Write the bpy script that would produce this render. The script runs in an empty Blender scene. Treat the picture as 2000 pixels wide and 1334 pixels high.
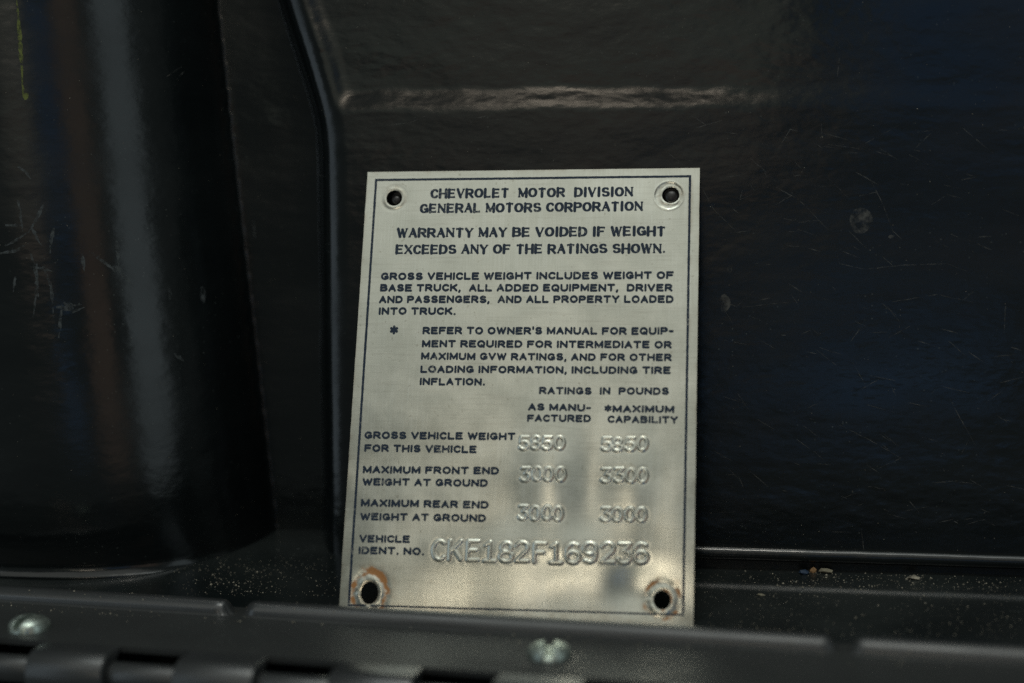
import bpy, math, random
import numpy as np
from mathutils import Vector, Matrix

# ------------------------------------------------------------------ camera / world / lights
# all modelling below is in millimetres; MM turns it into metres
MM = 0.001
sc = bpy.context.scene
COL = sc.collection
LEAN = math.radians(20.0)          # the plate leans back against the wall
GAP = 31.0                         # its foot stands this far in front of the wall
PW, PH = 66.0, 87.55               # plate size
F_PX = 3150.0                      # focal length in pixels of the 2000 px wide photograph
CAM_UVW = (45.337, -20.860, 296.667)
CR = (0.98804076, 0.04107213, -0.1486221)
CD = (0.00401001, -0.97038972, -0.24151132)
CF = (-0.15414074, 0.23802705, -0.9589493)


def p2w(u, v, w, vec=False):
    """plate coordinates (right, up along the plate, out of it) -> scene mm"""
    g = 0.0 if vec else GAP
    return Vector((u, -(g + w * math.cos(LEAN) - v * math.sin(LEAN)), v * math.cos(LEAN) + w * math.sin(LEAN)))


CAM = p2w(*CAM_UVW)
RIGHT, DOWN, FWD = p2w(*CR, vec=True), p2w(*CD, vec=True), p2w(*CF, vec=True)
cam_d = bpy.data.cameras.new('camera')
cam_o = bpy.data.objects.new('camera', cam_d)
COL.objects.link(cam_o)
m = Matrix((( RIGHT.x, -DOWN.x, -FWD.x), (RIGHT.y, -DOWN.y, -FWD.y), (RIGHT.z, -DOWN.z, -FWD.z))).to_4x4()
m.translation = CAM * MM
cam_o.matrix_world = m
cam_d.sensor_width = 36.0
cam_d.lens = F_PX / 2000.0 * 36.0
cam_d.clip_start, cam_d.clip_end = 0.01, 50.0
cam_d.dof.use_dof = True
focus_pt = p2w(-12, 66, 0)
cam_d.dof.focus_distance = (focus_pt - CAM).dot(FWD) * MM
cam_d.dof.aperture_fstop = 6.4
cam_d.dof.aperture_blades = 0
sc.camera = cam_o
sc.cycles.use_denoising = False      # leave a little sensor-like grain
sc.cycles.sample_clamp_indirect = 3.0

world = bpy.data.worlds.new('World')
sc.world = world
world.use_nodes = True
world.node_tree.nodes['Background'].inputs[0].default_value = (0.88, 1.0, 0.98, 1)
world.node_tree.nodes['Background'].inputs[1].default_value = 0.085

sc.view_settings.view_transform = 'Standard'
sc.view_settings.look = 'None'
sc.view_settings.gamma = 1.0
sc.view_settings.exposure = 0.0
sc.view_settings.use_curve_mapping = False


def lamp(name, az, el, dist, size, size_y, radiance, color, origin=Vector((0, 0, 0.05))):
    """soft rectangular lamp; az 0 = straight out from the wall, + = to the right; el = elevation"""
    a, e = math.radians(az), math.radians(el)
    d = Vector((math.sin(a) * math.cos(e), -math.cos(a) * math.cos(e), math.sin(e)))
    L = bpy.data.lights.new(name, 'AREA')
    L.shape = 'RECTANGLE'
    L.size, L.size_y = size, size_y
    L.energy = radiance * math.pi * size * size_y
    L.color = color
    o = bpy.data.objects.new(name, L)
    COL.objects.link(o)
    o.location = origin + d * dist
    o.rotation_euler = (-d).to_track_quat('-Z', 'Y').to_euler()
    return o


lamp('sky_lamp', -12, 48, 1.6, 1.7, 0.95, 0.62, (0.98, 1.0, 0.93))
lamp('overhead_lamp', 0, 76, 1.4, 1.0, 0.50, 3.0, (0.92, 1.0, 0.97))
lamp('sun_lamp', 4, 72, 1.5, 0.11, 0.11, 42.0, (1.0, 0.93, 0.80))
lamp('low_warm_lamp', -7, 18, 1.6, 0.20, 0.10, 9.0, (1.0, 0.86, 0.68))  # unseen warm source, added for the highlights on the lower plate
# added lamps standing in for dim, coloured surroundings that the gloss paint mirrors
MIRROR = Vector((0.045, 0.317, 0.082))
lamp('blue_lamp', 8.5, 6.5, 1.9, 0.40, 0.30, 0.34, (0.06, 0.36, 1.0), MIRROR)
lamp('lower_blue_lamp', 3.5, -6.5, 1.9, 0.34, 0.10, 0.60, (0.20, 0.48, 1.0), MIRROR)
lamp('olive_lamp', -8.5, 7.5, 1.9, 0.52, 0.30, 0.34, (0.90, 1.0, 0.82), MIRROR)
lamp('brown_lamp', -6.5, 1.0, 1.9, 0.42, 0.13, 0.46, (1.0, 0.72, 0.55), MIRROR)
lamp('added_door_gap_lamp', 60, 6, 1.5, 0.62, 1.7, 0.62, (0.80, 0.95, 1.0))
lamp('bulge_band_lamp', 29, 4, 1.5, 0.42, 0.9, 0.30, (1.0, 0.64, 0.44))  # added for the brown band mirrored in the bulge
lamp('left_edge_lamp', -52, 8, 1.5, 0.5, 1.4, 0.75, (0.72, 0.88, 1.0))  # added for the blue-grey strip mirrored along the panel's left edge

# ------------------------------------------------------------------ helpers
rng = np.random.default_rng(7)
random.seed(7)


def ray_dir(x, y):
    return FWD + RIGHT * ((x - 1000) / F_PX) + DOWN * ((y - 667) / F_PX)


def on_plate(x, y):
    """photo pixel -> (u, v) on the plate"""
    r = [CF[i] + CR[i] * (x - 1000) / F_PX + CD[i] * (y - 667) / F_PX for i in range(3)]
    t = -CAM_UVW[2] / r[2]
    return CAM_UVW[0] + t * r[0], CAM_UVW[1] + t * r[1]


def on_z(x, y, z):
    r = ray_dir(x, y)
    return CAM + r * ((z - CAM.z) / r.z)


def ss(a, b, t):
    t = np.clip((t - a) / (b - a), 0, 1)
    return t * t * (3 - 2 * t)


def mesh_obj(name, verts, faces, mat=None, parent=None, smooth=True, loc=None):
    me = bpy.data.meshes.new(name)
    v = np.asarray(verts, dtype=np.float64) * MM
    me.from_pydata(v, [], faces if isinstance(faces, list) else faces.tolist())
    if smooth:
        me.polygons.foreach_set('use_smooth', np.ones(len(me.polygons), dtype=bool))
    me.update()
    o = bpy.data.objects.new(name, me)
    if mat:
        me.materials.append(mat)
    COL.objects.link(o)
    if parent:
        o.parent = parent
    return o


def empty(name, label, cat, loc=(0, 0, 0), group=None):
    o = bpy.data.objects.new(name, None)
    o.empty_display_size = 0.01
    COL.objects.link(o)
    tag(o, label, cat, group)
    return o


def tag(o, label, cat, group=None):
    o['label'] = label
    o['category'] = cat
    if group:
        o['group'] = group
    return o


def grid_faces(nu, nv, off=0):
    """verts indexed i*nv+j"""
    i, j = np.meshgrid(np.arange(nu - 1), np.arange(nv - 1), indexing='ij')
    a = (i * nv + j).ravel() + off
    return np.stack([a, a + nv, a + nv + 1, a + 1], 1)


# smooth value noise for shapes (deterministic)
def vnoise(x, y, seed):
    x, y = np.asarray(x, float), np.asarray(y, float)
    xi, yi = np.floor(x).astype(np.int64), np.floor(y).astype(np.int64)
    fx, fy = x - xi, y - yi
    fx, fy = fx * fx * (3 - 2 * fx), fy * fy * (3 - 2 * fy)

    def h(a, b):
        n = (a * 374761393 + b * 668265263 + seed * 1442695041) & 0x7fffffff
        n = ((n ^ (n >> 13)) * 1274126177) & 0x7fffffff
        return ((n ^ (n >> 16)) & 0xffff) / 65535.0
    return (h(xi, yi) * (1 - fx) + h(xi + 1, yi) * fx) * (1 - fy) + (h(xi, yi + 1) * (1 - fx) + h(xi + 1, yi + 1) * fx) * fy


# ------------------------------------------------------------------ materials
def new_mat(name):
    mt = bpy.data.materials.new(name)
    mt.use_nodes = True
    nt = mt.node_tree
    return mt, nt, nt.nodes['Principled BSDF']


def N(nt, t, **kw):
    n = nt.nodes.new(t)
    for k, v in kw.items():
        if k in ('operation', 'blend_type', 'data_type', 'noise_dimensions', 'feature', 'attribute_name', 'distance', 'clamp', 'interpolation_type'):
            setattr(n, k, v)
        else:
            n.inputs[k].default_value = v
    return n


def math_node(nt, op, a, b=None, clamp=False):
    n = nt.nodes.new('ShaderNodeMath')
    n.operation = op
    n.use_clamp = clamp
    for i, x in enumerate((a, b)):
        if x is None:
            continue
        if isinstance(x, (int, float)):
            n.inputs[i].default_value = x
        else:
            nt.links.new(x, n.inputs[i])
    return n.outputs[0]


def mapped(nt, scale, rot=(0, 0, 0)):
    tc = nt.nodes.new('ShaderNodeTexCoord')
    mp = nt.nodes.new('ShaderNodeMapping')
    mp.inputs['Scale'].default_value = scale
    mp.inputs['Rotation'].default_value = rot
    nt.links.new(tc.outputs['Object'], mp.inputs['Vector'])
    return mp.outputs[0]


def noise(nt, vec, scale, detail=2.0, rough=0.5):
    n = N(nt, 'ShaderNodeTexNoise', Scale=scale, Detail=detail, Roughness=rough)
    nt.links.new(vec, n.inputs['Vector'])
    return n.outputs['Fac']


def ramp(nt, fac, lo, hi, a=0.0, b=1.0):
    n = nt.nodes.new('ShaderNodeMapRange')
    n.clamp = True
    n.interpolation_type = 'SMOOTHSTEP'
    nt.links.new(fac, n.inputs[0])
    n.inputs[1].default_value, n.inputs[2].default_value = lo, hi
    n.inputs[3].default_value, n.inputs[4].default_value = a, b
    return n.outputs[0]


def mixc(nt, fac, a, b, bt='MIX'):
    n = nt.nodes.new('ShaderNodeMix')
    n.data_type = 'RGBA'
    n.blend_type = bt
    for idx, x in ((0, fac), (6, a), (7, b)):
        if isinstance(x, (int, float)):
            n.inputs[idx].default_value = x
        elif isinstance(x, tuple):
            n.inputs[idx].default_value = (*x, 1) if len(x) == 3 else x
        else:
            nt.links.new(x, n.inputs[idx])
    return n.outputs[2]


def bump(nt, bsdf, height, strength, dist):
    b = nt.nodes.new('ShaderNodeBump')
    b.inputs['Strength'].default_value = strength
    b.inputs['Distance'].default_value = dist
    nt.links.new(height, b.inputs['Height'])
    nt.links.new(b.outputs[0], bsdf.inputs['Normal'])
    return b


def black_paint(name, rough=0.19, peel=0.00016, dust=0.5, spec=0.5, base=(0.0040, 0.0062, 0.0068)):
    mt, nt, b = new_mat(name)
    v = mapped(nt, (1, 1, 1))
    wide = mapped(nt, (0.35, 0.35, 1.0))
    # dusty film: very fine specks plus soft patches of handling haze
    vo = N(nt, 'ShaderNodeTexVoronoi', Scale=1500.0)
    nt.links.new(v, vo.inputs['Vector'])
    patch = ramp(nt, noise(nt, v, 55, 3), 0.42, 0.70)
    rnd = N(nt, 'ShaderNodeSeparateColor')
    nt.links.new(vo.outputs['Color'], rnd.inputs[0])
    rare = ramp(nt, rnd.outputs[0], 0.90, 0.98)
    spot = ramp(nt, vo.outputs['Distance'], 0.16, 0.30, 1.0, 0.0)
    speck = math_node(nt, 'MULTIPLY', math_node(nt, 'MULTIPLY', spot, rare), patch)
    film = math_node(nt, 'ADD', ramp(nt, noise(nt, wide, 120, 4, 0.65), 0.35, 0.80), ramp(nt, noise(nt, v, 22, 3, 0.6), 0.35, 0.75, 0.2, 1.0))
    amount = math_node(nt, 'ADD', math_node(nt, 'MULTIPLY', speck, 0.30 * dust), math_node(nt, 'MULTIPLY', film, 0.017 * dust))
    colr = mixc(nt, amount, base, (0.37, 0.41, 0.38))
    nt.links.new(colr, b.inputs['Base Color'])
    r1 = ramp(nt, noise(nt, wide, 40, 4, 0.6), 0.3, 0.8, rough * 0.75, rough * 1.6)
    nt.links.new(r1, b.inputs['Roughness'])
    b.inputs['Specular IOR Level'].default_value = 0.5
    b.inputs['Specular IOR Level'].default_value = spec
    # orange peel of the paint, a little stretched sideways
    pv = mapped(nt, (0.55, 0.8, 1.0))
    hsum = math_node(nt, 'ADD', math_node(nt, 'MULTIPLY', noise(nt, pv, 480, 2, 0.5), 0.30), math_node(nt, 'MULTIPLY', noise(nt, pv, 110, 3), 1.6))
    bump(nt, b, hsum, 1.0, peel)
    return mt


PAINT = black_paint('glossy_black_paint')
PAINT_LEDGE = black_paint('dusty_black_paint', rough=0.24, dust=1.6, peel=0.00010)
PAINT_WORN = black_paint('hinge_paint_rubbed_smooth', rough=0.32, dust=0.7, peel=0.00003, spec=0.8, base=(0.024, 0.026, 0.027))
PAINT_HINGE = black_paint('satin_black_hinge_paint', rough=0.48, dust=0.9, peel=0.00003, spec=0.28, base=(0.027, 0.029, 0.029))


def plate_metal():
    mt, nt, b = new_mat('brushed_plate_aluminium')
    hz = noise(nt, mapped(nt, (110, 3000, 3000)), 1.0, 3, 0.6)
    vt = noise(nt, mapped(nt, (3000, 110, 110)), 1.0, 3, 0.6)
    blot = noise(nt, mapped(nt, (1, 1, 1)), 130, 4, 0.6)
    c = mixc(nt, ramp(nt, blot, 0.3, 0.75), (0.535, 0.545, 0.475), (0.62, 0.628, 0.555))
    patchy = ramp(nt, noise(nt, mapped(nt, (1, 1, 1)), 70, 3), 0.35, 0.68, 0.15, 1.0)
    c = mixc(nt, math_node(nt, 'MULTIPLY', ramp(nt, vt, 0.42, 0.68, 0.0, 0.42), patchy), c, (0.70, 0.72, 0.66))
    c = mixc(nt, math_node(nt, 'MULTIPLY', ramp(nt, hz, 0.48, 0.70, 0.0, 0.34), ramp(nt, patchy, 0.1, 1.0, 1.0, 0.35)), c, (0.38, 0.37, 0.32))
    tiny = ramp(nt, noise(nt, mapped(nt, (1, 1, 1)), 1300, 1), 0.70, 0.76, 0.0, 0.35)
    c = mixc(nt, tiny, c, (0.24, 0.22, 0.16))
    # rust and grime that has crept out of the holes
    at = nt.nodes.new('ShaderNodeAttribute')
    at.attribute_name = 'rust'
    fine = noise(nt, mapped(nt, (1, 1, 1)), 900, 4, 0.65)
    rust = ramp(nt, math_node(nt, 'ADD', at.outputs['Fac'], math_node(nt, 'MULTIPLY', math_node(nt, 'SUBTRACT', fine, 0.5), 1.4)), 0.30, 0.72)
    rcol = mixc(nt, fine, (0.38, 0.135, 0.022), (0.44, 0.23, 0.09))
    at2 = nt.nodes.new('ShaderNodeAttribute')
    at2.attribute_name = 'grime'
    gr = math_node(nt, 'MULTIPLY', at2.outputs['Fac'], ramp(nt, fine, 0.3, 0.7, 0.35, 1.0))
    c = mixc(nt, gr, c, (0.22, 0.15, 0.08))
    c = mixc(nt, rust, c, rcol)
    nt.links.new(c, b.inputs['Base Color'])
    met = math_node(nt, 'SUBTRACT', 0.93, math_node(nt, 'MULTIPLY', rust, 0.75), True)
    nt.links.new(met, b.inputs['Metallic'])
    rr = math_node(nt, 'ADD', ramp(nt, blot, 0.3, 0.8, 0.22, 0.30), math_node(nt, 'MULTIPLY', rust, 0.3))
    nt.links.new(rr, b.inputs['Roughness'])
    h = math_node(nt, 'ADD', math_node(nt, 'MULTIPLY', hz, 1.2), math_node(nt, 'MULTIPLY', vt, 0.7))
    bump(nt, b, h, 0.30, 0.00001)
    b.inputs['Anisotropic'].default_value = 0.55
    tv = nt.nodes.new('ShaderNodeCombineXYZ')
    tv.inputs[1].default_value, tv.inputs[2].default_value = math.sin(LEAN), math.cos(LEAN)
    nt.links.new(tv.outputs[0], b.inputs['Tangent'])
    return mt


METAL = plate_metal()


def ink_mat():
    mt, nt, b = new_mat('navy_printing_ink')
    n1 = noise(nt, mapped(nt, (1, 1, 1)), 1900, 3, 0.6)
    n2 = noise(nt, mapped(nt, (1, 1, 1)), 160, 2)
    k = ramp(nt, math_node(nt, 'ADD', n1, math_node(nt, 'MULTIPLY', n2, 0.50)), 0.86, 1.02, 0.0, 0.7)
    c = mixc(nt, k, (0.012, 0.026, 0.050), (0.34, 0.34, 0.30))
    nt.links.new(c, b.inputs['Base Color'])
    b.inputs['Roughness'].default_value = 0.5
    b.inputs['Specular IOR Level'].default_value = 0.3
    return mt


INK = ink_mat()


def simple(name, col, rough=0.5, metal=0.0, var=0.25, scale=600):
    mt, nt, b = new_mat(name)
    n = noise(nt, mapped(nt, (1, 1, 1)), scale, 3)
    c = mixc(nt, ramp(nt, n, 0.3, 0.7), tuple(x * (1 - var) for x in col), tuple(x * (1 + var) for x in col))
    nt.links.new(c, b.inputs['Base Color'])
    b.inputs['Roughness'].default_value = rough
    b.inputs['Metallic'].default_value = metal
    return mt


ZINC = simple('zinc_screw', (0.42, 0.48, 0.43), 0.36, 0.85)
RIVET = simple('black_rivet', (0.012, 0.010, 0.009), 0.35)
CHIP_BEIGE = simple('beige_grit', (0.22, 0.20, 0.14), 0.8)
CHIP_ORANGE = simple('orange_grit', (0.36, 0.21, 0.10), 0.7)
CHIP_BLUE = simple('blue_grit', (0.02, 0.04, 0.075), 0.5)
DUST = simple('pale_dust', (0.22, 0.20, 0.155), 0.8, var=0.8, scale=900)
def patchy_mark(name, col, lo, hi, scale=700):
    mt, nt, b = new_mat(name)
    n = noise(nt, mapped(nt, (1, 1, 1)), scale, 4, 0.65)
    b.inputs['Base Color'].default_value = (*col, 1)
    b.inputs['Roughness'].default_value = 0.7
    nt.links.new(ramp(nt, n, lo, hi, 0.0, 0.8), b.inputs['Alpha'])
    return mt


SCUFF = patchy_mark('grey_scuff', (0.085, 0.098, 0.10), 0.36, 0.66)
SCUFF_FAINT = patchy_mark('faint_scuff', (0.13, 0.13, 0.12), 0.36, 0.70, 500)
GLINT_GREEN = patchy_mark('yellow_green_glint_colour', (0.17, 0.20, 0.045), 0.36, 0.62, 900)  # colour of a reflected glint, painted on

# ------------------------------------------------------------------ the painted panel
Z_STEP = 95.6


def wall_c(X, Z):
    """how far the painted panel stands out (towards the camera) at X, Z (mm)"""
    X, Z = np.asarray(X, float), np.asarray(Z, float)
    over = np.log1p(np.exp((Z - 92.0) / 2.5)) * 2.5
    xe = -42.6 - over * 0.31 + 0.012 * (Z - 60)
    q = np.clip((xe + 1.2 - X) / 6.0, 0, 1)
    face = -15.0 * np.minimum(1, 0.5 * (1 - np.sqrt(np.maximum(1 - q ** 2, 0))) + 0.5 * q ** 2.2) 
    w_ = np.clip(xe + 5.0 - X, 0, 7.0)
    face = face - 0.045 * w_ ** 2 - 0.30 * np.maximum(xe - 4 - X, 0)
    # upper field sunk behind a rounded shoulder
    a = X - (xe + 4.4)
    zb = Z - (Z_STEP - 0.010 * (X + 40) + 0.25 * (vnoise(X / 9, Z * 0, 3) - 0.5))
    k = 2.2
    hh = np.clip(0.5 + 0.5 * (zb - a) / k, 0, 1)
    d = zb * (1 - hh) + a * hh - k * hh * (1 - hh)
    fade = 1.0 - 0.70 * ss(20, 58, X)
    d = d + 0.75 * (vnoise(X / 7.0, Z / 9.0, 13) - 0.5) + 0.10 * (vnoise(X / 2.2, Z / 2.0, 14) - 0.5)
    face = face - 0.60 * fade * ss(-1.6, 3.6, d)
    # slight oil-canning of the sheet
    face = face + 0.35 * (vnoise(X / 34 + 5, Z / 26 + 2, 11) - 0.5)
    # big rounded bulge on the left
    sh = 0.085 * (Z - 50)
    t = np.clip((X + sh + 106) / 43.0, -1.2, 1)
    prof = np.maximum(1 - np.abs(t) ** 2.5, 0) ** 0.60
    q = np.clip((34 - Z) / 36, 0, 1)
    bot = 0.70 + 0.30 * np.sqrt(np.maximum(1 - q ** 2.2, 0))
    bul = -15 + 36.5 * prof * bot
    bul = bul + 2.2 * np.clip(1 - (Z - 1.9) / 2.8, 0, 1) ** 2 * ss(0.02, 0.3, prof)
    kk = 4.5
    hh = np.clip(0.5 + 0.5 * (bul - face) / kk, 0, 1)
    return face * (1 - hh) + bul * hh + kk * hh * (1 - hh)


def hit(x, y):
    """photo pixel -> (X, Z) on the panel"""
    r = ray_dir(x, y)
    t = (-60 - CAM.y) / r.y + np.linspace(0, 85.0 / r.y, 260)
    f = -(CAM.y + r.y * t) - wall_c(CAM.x + r.x * t, CAM.z + r.z * t)
    i = int(np.argmax(f <= 0)) if (f <= 0).any() else 259
    tt = t[i]
    if 0 < i < 259:
        tt = t[i - 1] + (t[i] - t[i - 1]) * f[i - 1] / (f[i - 1] - f[i])
    return CAM.x + r.x * tt, CAM.z + r.z * tt


panel = empty('painted_panel', 'glossy black painted metal panel with rounded bulge behind the plate', 'panel')
xs = np.concatenate([np.arange(-240, -150, 2.0), np.arange(-150, -34, 0.42), np.arange(-34, 110, 0.8), np.arange(110, 241, 2.0)])
zs = np.concatenate([np.arange(-2.0, 8, 0.3), np.arange(8, 91, 0.8), np.arange(91, 103, 0.3), np.arange(103, 140, 0.8), np.arange(140, 221, 2.0)])
XX, ZZ = np.meshgrid(xs, zs, indexing='ij')
CC = wall_c(XX, ZZ)
mesh_obj('panel_face', np.stack([XX, -CC, ZZ], -1).reshape(-1, 3), grid_faces(len(xs), len(zs)), PAINT, panel)


def ledge_z(X, c):
    X, c = np.asarray(X, float), np.asarray(c, float)
    z = 0.118 * np.clip(31 - c, 0, 60)
    # a pressed crease runs along the back of the ledge
    cr = np.exp(-((c - 12.0 - 0.035 * (X - 60)) / 1.5) ** 2) * ss(-5, 25, X)
    z = z + 0.75 * cr - 0.5 * ss(10.5, 8, c) * ss(0, 30, X)
    return z + 0.12 * (vnoise(X / 14, c / 7, 5) - 0.5)


xs2 = np.concatenate([np.arange(-240, -130, 2.0), np.arange(-130, 120, 0.75), np.arange(120, 241, 2.0)])
ts2 = np.concatenate([np.linspace(0, 0.6, 105), np.linspace(0.6, 1, 30)[1:]])
XX, TT = np.meshgrid(xs2, ts2, indexing='ij')
C2 = -20 + TT * ((42 + 0.096 * (XX + 90)) + 20)          # ends under the hinge leaf
LG = np.stack([XX, -C2, ledge_z(XX, C2)], -1)
apron = LG[:, -1:, :] - np.array([0, 0, 45.0])
LG = np.concatenate([LG, LG[:, -1:, :] - np.array([0, 0, 0.01]), apron], 1)
mesh_obj('ledge', LG.reshape(-1, 3), grid_faces(len(xs2), len(ts2) + 2)[:, ::-1], PAINT_LEDGE, panel)

# half-round bead where the wall meets the ledge (right of the plate)
bx = np.arange(8, 240.5, 0.5)
ba = np.linspace(-0.6, math.pi + 0.6, 17)
V = []
for x in bx:
    r = 1.25 * float(ss(8, 22, x)) + 0.05
    zc = 6.15 - 0.006 * (x - 60) + 0.05 * float(vnoise(x / 4, 0, 9) - 0.5)
    c0 = float(wall_c(x, 6.0)) + 0.7 + 0.05 * float(vnoise(x / 3, 0, 19) - 0.5)
    for a in ba:
        V.append((x, -(c0 + r * math.sin(a)), zc + r * 1.05 * math.cos(a)))
mesh_obj('base_bead', V, grid_faces(len(bx), len(ba)), PAINT, panel)


# marks on the paint: thin ribbons that lie on the surface
def ribbon(V, Fc, pts, w0, w1, lift=0.035):
    pts = [np.array(p, float) for p in pts]
    P = []
    for a, b in zip(pts[:-1], pts[1:]):
        n = max(2, int(np.linalg.norm(b - a) / 0.5))
        for i in range(n):
            P.append(a + (b - a) * i / n)
    P.append(pts[-1])
    n = len(P)
    off = len(V)
    for i, p in enumerate(P):
        d = P[min(i + 1, n - 1)] - P[max(i - 1, 0)]
        d = d / (np.linalg.norm(d) + 1e-9)
        nn = np.array([-d[1], d[0]])
        t = i / (n - 1)
        w = (w0 + (w1 - w0) * t) * (0.35 + 0.65 * math.sin(math.pi * min(max(t, 0.04), 0.96))) * random.uniform(0.6, 1.3)
        p = p + nn * random.uniform(-0.04, 0.04)
        for s in (-1, 1):
            q = p + nn * s * w / 2
            c = float(wall_c(q[0], q[1])) + lift
            V.append((q[0], -c, q[1]))
    for i in range(n - 1):
        a = off + 2 * i
        Fc.append((a, a + 1, a + 3, a + 2))


def blob(V, Fc, ctr, rx, rz, seed, lift=0.035):
    off = len(V)
    n = 28
    c = float(wall_c(*ctr)) + lift
    V.append((ctr[0], -c, ctr[1]))
    for i in range(n):
        a = 2 * math.pi * i / n
        k = 0.75 + 0.5 * float(vnoise(i / 4.0, seed, seed))
        x, z = ctr[0] + rx * k * math.cos(a), ctr[1] + rz * k * math.sin(a)
        V.append((x, -(float(wall_c(x, z)) + lift), z))
    for i in range(n):
        Fc.append((off, off + 1 + i, off + 1 + (i + 1) % n))


def marks(name, mat, lines, blobs=(), w=(0.16, 0.10)):
    V, Fc = [], []
    for ln in lines:
        ribbon(V, Fc, [hit(*p) for p in ln], *w)
    for (x, y, rx, rz, sd) in blobs:
        blob(V, Fc, hit(x, y), rx, rz, sd)
    o = mesh_obj(name, V, Fc, mat, panel)
    o['kind'] = 'stuff'
    return o


faint = [[(1455, 300), (1490, 330), (1515, 355)], [(1515, 365), (1560, 390), (1595, 425)], [(1370, 365), (1395, 410), (1438, 452)],
         [(1400, 348), (1455, 341)], [(1700, 350), (1725, 400), (1745, 455)], [(1630, 480), (1640, 515), (1690, 526), (1760, 518), (1850, 515), (1890, 530)],
         [(1620, 350), (1660, 390)], [(1600, 280), (1690, 292)], [(1690, 280), (1755, 245)], [(1520, 290), (1545, 250)], [(1640, 830), (1700, 860), (1760, 895)],
         [(1760, 895), (1715, 915)], [(1300, 295), (1345, 330)], [(1360, 250), (1410, 235)], [(1350, 225), (1380, 245)], [(1855, 780), (1905, 870)],
         [(1450, 600), (1540, 590)], [(1585, 640), (1600, 655)], [(1740, 590), (1830, 575), (1900, 590)], [(1880, 250), (1940, 300)], [(1430, 630), (1412, 600)],
         [(1640, 110), (1635, 150)], [(1820, 400), (1850, 380), (1880, 388)], [(1450, 370), (1445, 390), (1470, 380)], [(1530, 480), (1580, 482)],
         [(345, 155), (360, 140)], [(325, 150), (355, 130)], [(590, 340), (640, 345)], [(745, 245), (800, 240), (860, 215)], [(930, 230), (960, 225)]]
for k in range(150):
    x, y = random.uniform(1390, 1990), random.uniform(240, 1040)
    a, ln = random.gauss(0.25, 0.5), random.uniform(8, 55)
    faint.append([(x, y), (x + ln * math.cos(a), y + ln * math.sin(a))])
marks('faint_scratches', SCUFF_FAINT, faint, [(1678, 432, 2.1, 2.4, 4), (1415, 590, 1.0, 1.9, 8), (1740, 462, 0.6, 0.4, 6), (1425, 525, 0.6, 0.7, 3)], (0.14, 0.09))
scuffs = [[(10, 480), (35, 468), (52, 455)], [(35, 390), (42, 430), (45, 455)], [(85, 400), (70, 430), (55, 455)], [(60, 440), (75, 470), (82, 480)],
          [(0, 495), (30, 490), (55, 475)], [(35, 325), (50, 335), (60, 350)], [(105, 445), (100, 470), (98, 495)], [(60, 495), (72, 540), (75, 580)], [(72, 515), (70, 580), (65, 620)],
          [(85, 520), (100, 560), (105, 620)], [(60, 520), (105, 530)], [(160, 495), (165, 530)], [(175, 490), (200, 510), (228, 530)], [(228, 470), (232, 520)],
          [(30, 540), (26, 570)], [(110, 600), (160, 595)], [(120, 605), (115, 660)], [(125, 590), (140, 610), (165, 600)], [(395, 560), (398, 595)], [(495, 430), (498, 465)],
          [(330, 560), (332, 585)], [(228, 525), (262, 560)], [(340, 690), (358, 705)], [(10, 440), (45, 440)]]
marks('grey_scuffs', SCUFF, scuffs, [(228, 525, 0.9, 0.6, 5), (130, 600, 1.3, 0.8, 9)], (0.80, 0.40))
marks('yellow_green_glint', GLINT_GREEN, [[(33, 0), (38, 60), (42, 120), (44, 165)], [(44, 165), (50, 195)], [(55, 180), (50, 195)]], (), (0.6, 0.85))  # streak of reflected light on the bulge, drawn as a coloured ribbon

# ------------------------------------------------------------------ stroke lettering
def arc(cx, cy, rx, ry, a0, a1, n=14):
    return [(cx + rx * math.cos(math.radians(a0 + (a1 - a0) * i / n)), cy + ry * math.sin(math.radians(a0 + (a1 - a0) * i / n))) for i in range(n + 1)]


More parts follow.
